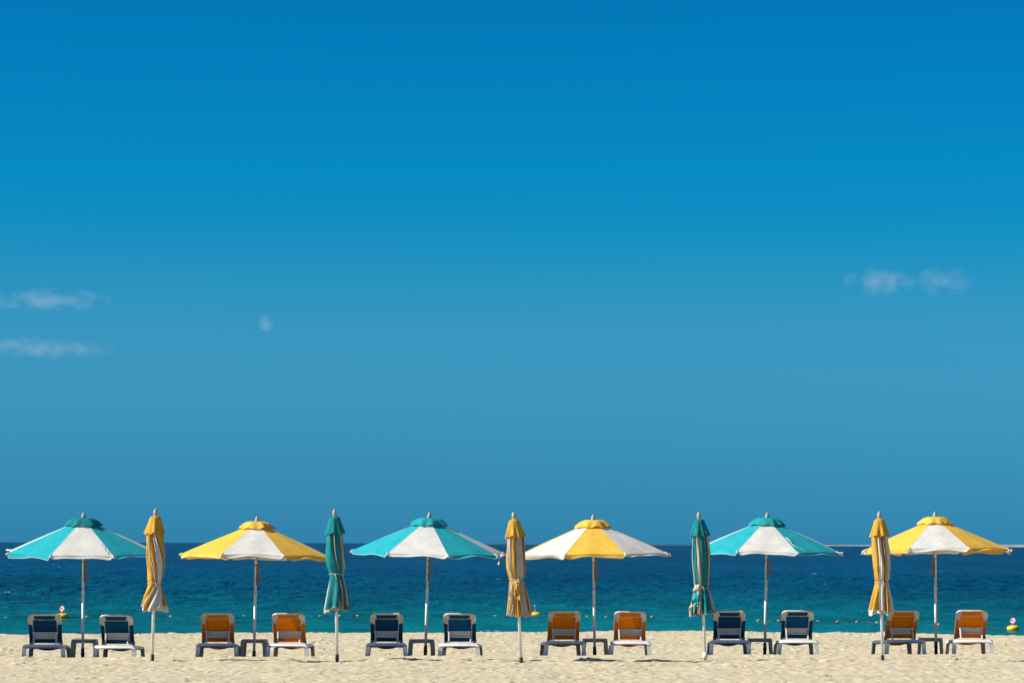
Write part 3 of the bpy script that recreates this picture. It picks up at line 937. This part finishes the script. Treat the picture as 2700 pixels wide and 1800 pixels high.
for i, (px, py, lean, cl, lv, zt, zh, cp, fl, tr, so, sw, lo, lab) in enumerate(CLOSED):
    u = closed_umbrella('closed_umbrella', cl, lv, zt, zh, cp, i+1, fl, tr, so, sw, lo)
    p = on_z(px, py, 0.0)
    top = at_d(px, (1339.6, 1341, 1348, 1348, 1347)[i], p.y).z
    p.z = top - 2.238
    u.location = p
    u.rotation_euler = (0, R(lean-ROLL), 0)
    tag(u, lab, 'umbrella', 'closed umbrellas along the beach')

# ------------------------------------------------------------------ loungers
def rounded_bar(half, z0, z1, drop, rad_, n=6):
    """front outline of a cross bar whose ends bend down into the legs (x, z)"""
    out = []
    for s in (-1, 1):
        arc = []
        for i in range(n+1):
            a = math.pi/2*i/n
            arc.append((s*(half-rad_+rad_*math.sin(a)), z1-rad_+rad_*math.cos(a)))
        out.append(arc)
    left = [(x, z) for x, z in out[0]]           # from top to side
    right = [(x, z) for x, z in out[1]]
    poly = left[::-1] + right                    # left side bottom .. top .. right side bottom
    poly += [(half, z0-drop), (half-0.055, z0-drop), (half-0.085, z0), (-half+0.085, z0), (-half+0.055, z0-drop), (-half, z0-drop)]
    return poly

def make_lounger(cloth_mat):
    root = empty('sun_lounger')
    P = M['plastic']
    ZB0, ZB1 = 0.180, 0.240
    HALF = 0.318
    for nm, y0, y1 in (('head_bar', 0.0, 0.075), ('foot_bar', 1.74, 1.81)):
        MB().prism(rounded_bar(HALF, ZB0, ZB1, 0.012, 0.058), lambda x, z, y: Vector((x, y, z)), y0, y1).build(nm, P, root, True, 0.024, 4)
    for s in (-1, 1):
        MB().box(min(s*0.300, s*0.252), max(s*0.300, s*0.252), 0.06, 1.75, 0.188, 0.232).build('side_rail', P, root, False, 0.006)
        for y0, sy in ((0.004, 1), (1.805, -1)):
            # leg moulded as an open channel: outer cheek, front web, small foot
            lg = MB()
            def q(x, y, z): return (s*x, y0+sy*y, z)
            lg.hexa([q(.268,0,0), q(.330,0,0), q(.330,.012,0), q(.268,.012,0)], [q(.252,.002,.185), q(.316,.002,.185), q(.316,.014,.185), q(.252,.014,.185)])
            lg.hexa([q(.319,.0125,0), q(.330,.0125,0), q(.330,.085,0), q(.319,.085,0)], [q(.305,.0145,.185), q(.316,.0145,.185), q(.316,.115,.185), q(.305,.115,.185)])
            lg.hexa([q(.270,.0125,0), q(.3185,.0125,0), q(.3185,.08,0), q(.270,.08,0)], [q(.270,.0125,.012), q(.3185,.0125,.012), q(.3185,.08,.012), q(.270,.08,.012)])
            lg.build('leg', P, root)
    # seat cloth, slack between the rails
    def seat(t, s):
        x = -0.268+0.536*t
        b = math.sin(math.pi*t)
        return Vector((x, 0.60+1.15*s, 0.236-0.085*b**0.8*(0.6+0.4*math.sin(math.pi*s))))
    MB().grid(seat, 14, 20).build('seat_sling', cloth_mat, root, True)
    # raised back
    A = R(41.0); YH, ZH = 0.735, 0.240
    def bp(u, v, n=0.0):
        return Vector((u, YH - v*math.cos(A) + n*math.sin(A), ZH + v*math.sin(A) + n*math.cos(A)))
    L = 0.695
    hw0, hw1 = 0.243, 0.250
    def hw(v): return hw0+(hw1-hw0)*v/L
    # outer tube: up one side, over the top, down the other
    path = [(-hw(0)+0.016, 0.0)]
    path += [(-hw(v)+0.016, v) for v in (0.2, 0.4, 0.56)]
    for i in range(1, 9):
        a = math.pi/2*i/8
        path.append((-hw1+0.016+0.065*(1-math.cos(a)), L-0.081+0.065*math.sin(a)))
    path += [(-u, v) for u, v in path[::-1]]
    fr = MB().tube([bp(u, v) for u, v in path], 0.0165, 10).build('back_frame', M['plastic_old'], root, True)
    # inner frame: flat bars behind the cloth
    ib = MB()
    for s in (-1, 1):
        ib.add([bp(s*.176, .03, -.014), bp(s*.192, .03, -.014), bp(s*.192, .60, -.014), bp(s*.176, .60, -.014),
                bp(s*.176, .03, -.004), bp(s*.192, .03, -.004), bp(s*.192, .60, -.004), bp(s*.176, .60, -.004)],
               [(0,1,2,3), (7,6,5,4), (0,4,5,1), (1,5,6,2), (2,6,7,3), (3,7,4,0)])
    ib.add([bp(-.1755, .572, -.013), bp(.1755, .572, -.013), bp(.1755, .588, -.013), bp(-.1755, .588, -.013),
            bp(-.1755, .572, -.004), bp(.1755, .572, -.004), bp(.1755, .588, -.004), bp(-.1755, .588, -.004)],
           [(0,1,2,3), (7,6,5,4), (0,4,5,1), (1,5,6,2), (2,6,7,3), (3,7,4,0)])
    ib.build('inner_frame', M['plastic_old'], fr)
    # cloth stretched over the front of the back
    MB().grid(lambda t, s: bp((2*t-1)*(hw(s*L)-0.012), 0.015+0.655*s, 0.019-0.006*math.sin(math.pi*t)*math.sin(math.pi*s)), 10, 14).build('back_sling', cloth_mat, root, True)
    # cloth turned round the side tubes and laced behind
    for s in (-1, 1):
        def wrap(t, q, s=s):
            v = 0.085+0.425*q
            a = math.pi*0.5 - math.pi*t*0.999
            if t < 0.5:
                c = t/0.5
                ang = math.pi/2 - math.pi*c
                u = hw(v)-0.016+0.0195*math.cos(ang); n = 0.0195*math.sin(ang)
            else:
                c = (t-0.5)/0.5
                u = hw(v)-0.016-c*0.040; n = -0.0195+0.003*c
            return bp(s*u, v, n)
        MB().grid(wrap, 14, 12).build('side_wrap', cloth_mat, root, True)
        # lacing
        zz = []
        for i in range(15):
            v = 0.11+0.385*i/14
            zz.append(bp(s*(0.203 if i % 2 else 0.179), v, -0.0185))
        MB().tube(zz, 0.0022, 4).build('lacing', cloth_mat, root)
        # moulded corner piece
        cpoly = [(0.182, 0.470), (hw1+0.003, 0.500), (hw1+0.003, 0.605)]
        for i in range(7):
            a = math.pi/2*i/6
            cpoly.append((hw1+0.003-0.075*(1-math.cos(a)), L-0.078+0.083*math.sin(a)))
        cpoly += [(0.165, L+0.004), (0.165, 0.665), (0.150, 0.610), (0.182, 0.598)]
        cn = MB().prism([(s*u, v) for u, v in cpoly], lambda u, v, n: bp(u, v, n), -0.0235, -0.0165).build('corner_bracket', M['plastic_old'], root)
        for bu, bv in ((0.172, 0.628), (0.222, 0.665), (0.222, 0.515)):
            c0 = bp(s*bu, bv, -0.0236); c1 = bp(s*bu, bv, -0.0275)
            MB().tube([c0, c1], 0.0055, 8).build('screw', M['cord_dark'], cn)
        # end cap of the side tube
        MB().add([bp(s*.200, .0, -.022), bp(s*.252, .0, -.022), bp(s*.252, .088, -.022), bp(s*.200, .075, -.022),
                  bp(s*.200, .0, .020), bp(s*.252, .0, .020), bp(s*.252, .088, .020), bp(s*.200, .075, .020)],
                 [(0,1,2,3), (7,6,5,4), (0,4,5,1), (1,5,6,2), (2,6,7,3), (3,7,4,0)]).build('hinge_cap', M['table_plastic'], root, False, 0.005)
        # prop that holds the back up
        top = bp(s*0.172, 0.312, -0.036); bot = Vector((s*0.166, 0.30, 0.214))
        MB().hexa([bot+Vector((-.011,-.010,0)), bot+Vector((.011,-.010,0)), bot+Vector((.011,.010,0)), bot+Vector((-.011,.010,0))],
                  [top+Vector((-.011,-.010,0)), top+Vector((.011,-.010,0)), top+Vector((.011,.010,0)), top+Vector((-.011,.010,0))]).build('prop', P, root, False, 0.003)
        MB().tube([top+Vector((-s*.02, 0, .002)), top+Vector((s*.022, 0, .002))], 0.013, 10).build('pivot', P, root)
    # cloth hem across the top, laced to the inner frame
    MB().grid(lambda t, q: bp((2*t-1)*0.172, 0.598+0.07*q, -0.0205+0.002*math.sin(8*t)), 10, 4).build('top_wrap', cloth_mat, root, True)
    zz = [bp(-0.15+0.30*i/14, 0.602 if i % 2 else 0.586, -0.023) for i in range(15)]
    MB().tube(zz, 0.0022, 4).build('lacing', cloth_mat, root)
    # wide brace behind the back with its ledge
    MB().add([bp(-.158, .206, -.026), bp(.158, .206, -.026), bp(.158, .308, -.026), bp(-.158, .308, -.026),
              bp(-.158, .206, -.0145), bp(.158, .206, -.0145), bp(.158, .308, -.0145), bp(-.158, .308, -.0145)],
             [(0,1,2,3), (7,6,5,4), (0,4,5,1), (1,5,6,2), (2,6,7,3), (3,7,4,0)]).build('back_brace', P, root, False, 0.004)
    MB().add([bp(-.160, .182, -.050), bp(.160, .182, -.050), bp(.160, .205, -.050), bp(-.160, .205, -.050),
              bp(-.160, .182, -.014), bp(.160, .182, -.014), bp(.160, .205, -.014), bp(-.160, .205, -.014)],
             [(0,1,2,3), (7,6,5,4), (0,4,5,1), (1,5,6,2), (2,6,7,3), (3,7,4,0)]).build('brace_ledge', P, root, False, 0.004)
    return root

LOUNGERS = [  # px centre of head bar, py feet, far-end shift in px, colour, label
    (114.5, 1731.0, 17, 'navy', 'navy lounger beside the torn turquoise umbrella, before the half hidden buoy'),
    (301.5, 1731.0, 26, 'navy', 'navy lounger between the torn turquoise umbrella and a twisted closed umbrella'),
    (572.0, 1729.0, 8, 'orange', 'orange lounger between the twisted closed umbrella and a yellow open umbrella'),
    (757.0, 1728.0, 19, 'orange', 'orange lounger between a yellow open umbrella and the smooth closed teal umbrella'),
    (1019.0, 1728.0, 1, 'navy', 'navy lounger beside the closed smooth teal umbrella, its table standing clear'),
    (1210.0, 1728.0, 9, 'navy', 'navy lounger with sunlit head bar next to a yellow and beige closed umbrella'),
    (1490.0, 1726.0, -13, 'orange', 'orange lounger next to the round buoy, under the yellow-fronted open umbrella'),
    (1662.0, 1726.0, -5, 'orange', 'orange lounger on the far side of the yellow-fronted umbrella from the buoy'),
    (1925.0, 1725.0, -8, 'navy', 'navy lounger right beside the closed umbrella with the white base collar'),
    (2105.0, 1725.5, -14, 'navy', 'navy lounger next to the umbrella with a loose white strip'),
    (2388.0, 1724.5, -38, 'orange', 'orange lounger half behind a closed yellow and white umbrella'),
    (2565.5, 1724.5, -21, 'orange', 'orange lounger nearest the no-swimming buoy, turned slightly aside'),
]
LTOP = [1613.8, 1616, 1611.7, 1611.7, 1611.7, 1612, 1607, 1607, 1605.6, 1604.7, 1605, 1604]
protos = {}
for i, (px, py, sh, cname, lab) in enumerate(LOUNGERS):
    if cname not in protos:
        o = protos[cname] = make_lounger(M[cname+'_sling'])
    else:
        o = copy_tree(protos[cname])
    p = on_z(px, py, 0.0)
    nat = -(px-1350)*(1.8/(p.y+1.8))
    yaw = -math.atan2((sh-nat)*(p.y+1.8)/F, 1.8)
    dd = float(d_lounger(np.array(p.x)))
    p = at_d(px, py, dd)
    top = at_d(px, LTOP[i], dd+0.23).z
    o.location = (p.x, dd, top - 0.7125)
    o.rotation_euler = (Matrix.Rotation(yaw, 3, 'Z') @ Matrix.Rotation(R(-2.1), 3, 'X')).to_euler()
    tag(o, lab, 'sun lounger', 'sun loungers facing the sea')

# ------------------------------------------------------------------ side tables
def make_table():
    root = empty('side_table')
    P = M['table_plastic']
    hx = 0.200
    MB().box(-hx, hx, -hx, hx, 0.268, 0.290).build('table_top', P, root, False, 0.012, 3)
    for k in range(4):
        a = k*math.pi/2
        poly = [(-0.188, 0.267), (0.188, 0.267), (0.188, 0.215), (0.150, 0.228), (0.110, 0.238), (-0.110, 0.238), (-0.150, 0.228), (-0.188, 0.215)]
        def f(x, z, d, a=a):
            X_, Y_2 = rot2(x, -d, a)
            return Vector((X_, Y_2, z))
        MB().prism(poly, f, 0.190, 0.180).build('apron', P, root)
    for sx in (-1, 1):
        for sy in (-1, 1):
            def q(x, y, z): return (sx*x, sy*y, z)
            MB().hexa([q(.158,.158,0), q(.212,.158,0), q(.212,.212,0), q(.158,.212,0)],
                      [q(.138,.138,.266), q(.196,.138,.266), q(.196,.196,.266), q(.138,.196,.266)]).build('leg', P, root, False, 0.006)
    return root
TABLES = [(223, 1727.0, 3, 'grey plastic side table under the torn turquoise umbrella'),
          (671, 1727.0, -2, 'grey plastic side table between two orange loungers near the smooth teal closed umbrella'),
          (1111.5, 1727.0, 4, 'grey plastic side table standing clear beneath the slanting turquoise umbrella'),
          (1568.5, 1725.0, 0, 'grey plastic side table under the yellow-fronted open umbrella'),
          (2003, 1724.5, -3, 'grey plastic side table under the umbrella with a loose white strip'),
          (2453, 1723.0, -7, 'grey plastic side table under the yellow umbrella that overlaps the breakwater')]
tp = None
for px, py, yaw, lab in TABLES:
    o = make_table() if tp is None else copy_tree(tp)
    tp = tp or o
    p = on_z(px, py, 0.0)
    dd = float(d_lounger(np.array(p.x)))+1.45
    p = at_d(px, py, dd)
    o.location = (p.x, p.y, at_d(px, py-41.5, dd-0.2).z-0.29)
    o.rotation_euler = (0, 0, R(yaw))
    tag(o, lab, 'table', 'side tables beneath the umbrellas')

# ------------------------------------------------------------------ buoys and float line
def make_buoy(turn):
    root = empty('marker_buoy')
    prof = [(0.05, -0.10), (0.17, -0.085), (0.222, -0.045), (0.236, 0.0), (0.225, 0.045), (0.185, 0.085), (0.11, 0.107), (0.045, 0.112), (0.01, 0.113)]
    MB().lathe(prof, 36).build('float_body', M['buoy'], root, True)
    MB().lathe([(0.05, 0.105), (0.046, 0.125), (0.022, 0.150), (0.018, 0.20)], 16).build('mast_foot', M['sign_red'], root, True)
    ca, sa = math.cos(turn), math.sin(turn)
    def D(x, z, y):
        y = y + 0.16*z                       # plate leans back a little
        return Vector((x*ca-y*sa, x*sa+y*ca, z+0.285))
    def disc(r, y0, y1, n=28): return [(r*math.cos(2*math.pi*i/n), r*math.sin(2*math.pi*i/n)) for i in range(n)]
    pl = MB().prism(disc(0.108, 0, 0), D, -0.006, 0.006).build('sign_plate', M['sign_white'], root)
    for y0, y1 in ((-0.010, -0.0065), (0.0065, 0.010)):
        rg = MB()
        n = 28
        vs = []
        for y in (y0, y1):
            for r in (0.090, 0.1065):
                vs += [D(r*math.cos(2*math.pi*i/n), r*math.sin(2*math.pi*i/n), y) for i in range(n)]
        fs = []
        for i in range(n):
            j = (i+1) % n
            fs += [(i, j, n+j, n+i), (2*n+i, 3*n+i, 3*n+j, 2*n+j), (n+i, n+j, 3*n+j, 3*n+i), (i, 2*n+i, 2*n+j, j)]
        rg.add(vs, fs).build('sign_ring', M['sign_red'], pl)
    # swimmer mark and the red bar over it
    yb = -0.008
    MB().prism([(-.060+.017*math.cos(i/10*6.283), .020+.017*math.sin(i/10*6.283)) for i in range(10)], D, yb, -0.0066).build('swimmer_head', M['sign_black'], pl)
    MB().prism([(-.038, .012), (-.020, .030), (.010, .018), (.050, .016), (.052, .026), (.012, .034), (-.018, .040)], D, yb, -0.0066).build('swimmer_body', M['sign_black'], pl)
    MB().prism([(-.070, -.018), (-.045, -.006), (-.020, -.020), (.010, -.008), (.040, -.022), (.070, -.010), (.068, -.022), (.040, -.034), (.010, -.020), (-.020, -.032), (-.045, -.018), (-.068, -.030)], D, yb, -0.0066).build('wave_mark', M['sign_black'], pl)
    c45 = 0.707
    b = 0.0085
    MB().prism([(-.07-b*c45, .07-b*c45), (.07-b*c45, -.07-b*c45), (.07+b*c45, -.07+b*c45), (-.07+b*c45, .07+b*c45)], D, -0.0115, -0.0085).build('red_bar', M['sign_red'], pl)
    return root
BUOYS = [(164.5, 1628.0, -0.30, 'yellow buoy with round sign, half hidden behind a navy lounger'),
         (1411.7, 1624.8, 1.53, 'round yellow buoy with its sign edge-on, beside a closed yellow umbrella'),
         (2671.5, 1660.0, -0.34, 'yellow buoy with a round red-ringed no-swimming sign facing the beach')]
buoy_pos = []
for px, py, tn, lab in BUOYS:
    p = on_z(px, py, SEA_Z)
    o = make_buoy(tn)
    o.location = (p.x, p.y, SEA_Z+0.06)
    k = p.y/125.0
    o.scale = (k, k, k)
    o.rotation_euler = (R(2), R(-3), 0)
    tag(o, lab, 'buoy', 'yellow marker buoys')
    buoy_pos.append(p)
# far cone buoy
p = on_z(1316, 1488, SEA_Z)
o = empty('cone_buoy', (p.x, p.y, SEA_Z))
MB().lathe([(0.10, -0.12), (0.22, -0.08), (0.23, 0.02), (0.17, 0.12), (0.07, 0.34), (0.055, 0.42), (0.015, 0.46)], 24).build('float_body', M['buoy'], o, True)
MB().lathe([(0.03, 0.455), (0.045, 0.47), (0.045, 0.51), (0.02, 0.53)], 16).build('top_ring', M['buoy'], o, True)
tag(o, 'small yellow cone buoy far out on the deep blue water', 'buoy')

FLOATS = [(-60, 1629), (15, 1630.5), (120, 1629), (230, 1628), (340, 1627), (450, 1627), (545, 1626.5), (642, 1626.3), (745, 1626), (845, 1626), (896, 1625.3), (943.6, 1625.3),
          (1020, 1624), (1096, 1622.8), (1150, 1622), (1256, 1624.6), (1307, 1625.6), (1450, 1626.5), (1548, 1627.5), (1599, 1628.8), (1720, 1628), (1847, 1627.5),
          (2000, 1637), (2054, 1638), (2157, 1640), (2209, 1640.6), (2261, 1641), (2313, 1643), (2476.6, 1648), (2570, 1655)]
fl = empty('float_line', on_z(1096, 1622.8, SEA_Z))
tag(fl, 'dark rope with small tan floats strung across the shallow water', 'float line')
fp = [on_z(px, py, SEA_Z) - fl.location for px, py in FLOATS]
end = buoy_pos[2] - fl.location
rp = []
rq = random.Random(2)
allp = fp + [end]
for i in range(len(allp)-1):
    for k in range(6):
        t = k/6
        q = allp[i].lerp(allp[i+1], t)
        rp.append(q + Vector((0, rq.uniform(-.15, .15), 0.012+0.035*math.sin(7*t+i*2.1))))
rp.append(end)
MB().tube(rp, 0.013, 6).build('rope', M['wet_rope'], fl, True)
fmesh = None
for i, q in enumerate(fp):
    if fmesh is None:
        f = MB().lathe([(0.012, -0.075), (0.035, -0.062), (0.047, -0.03), (0.047, 0.03), (0.035, 0.062), (0.012, 0.075)], 12).build('float', M['float'], fl, True)
        fmesh = f.data
    else:
        f = bpy.data.objects.new('float', fmesh); col.objects.link(f); f.parent = fl
    f.location = q + Vector((0, 0, 0.03))
    f.rotation_euler = (0, R(90)+rq.uniform(-.15, .15), rq.uniform(-.3, .3))
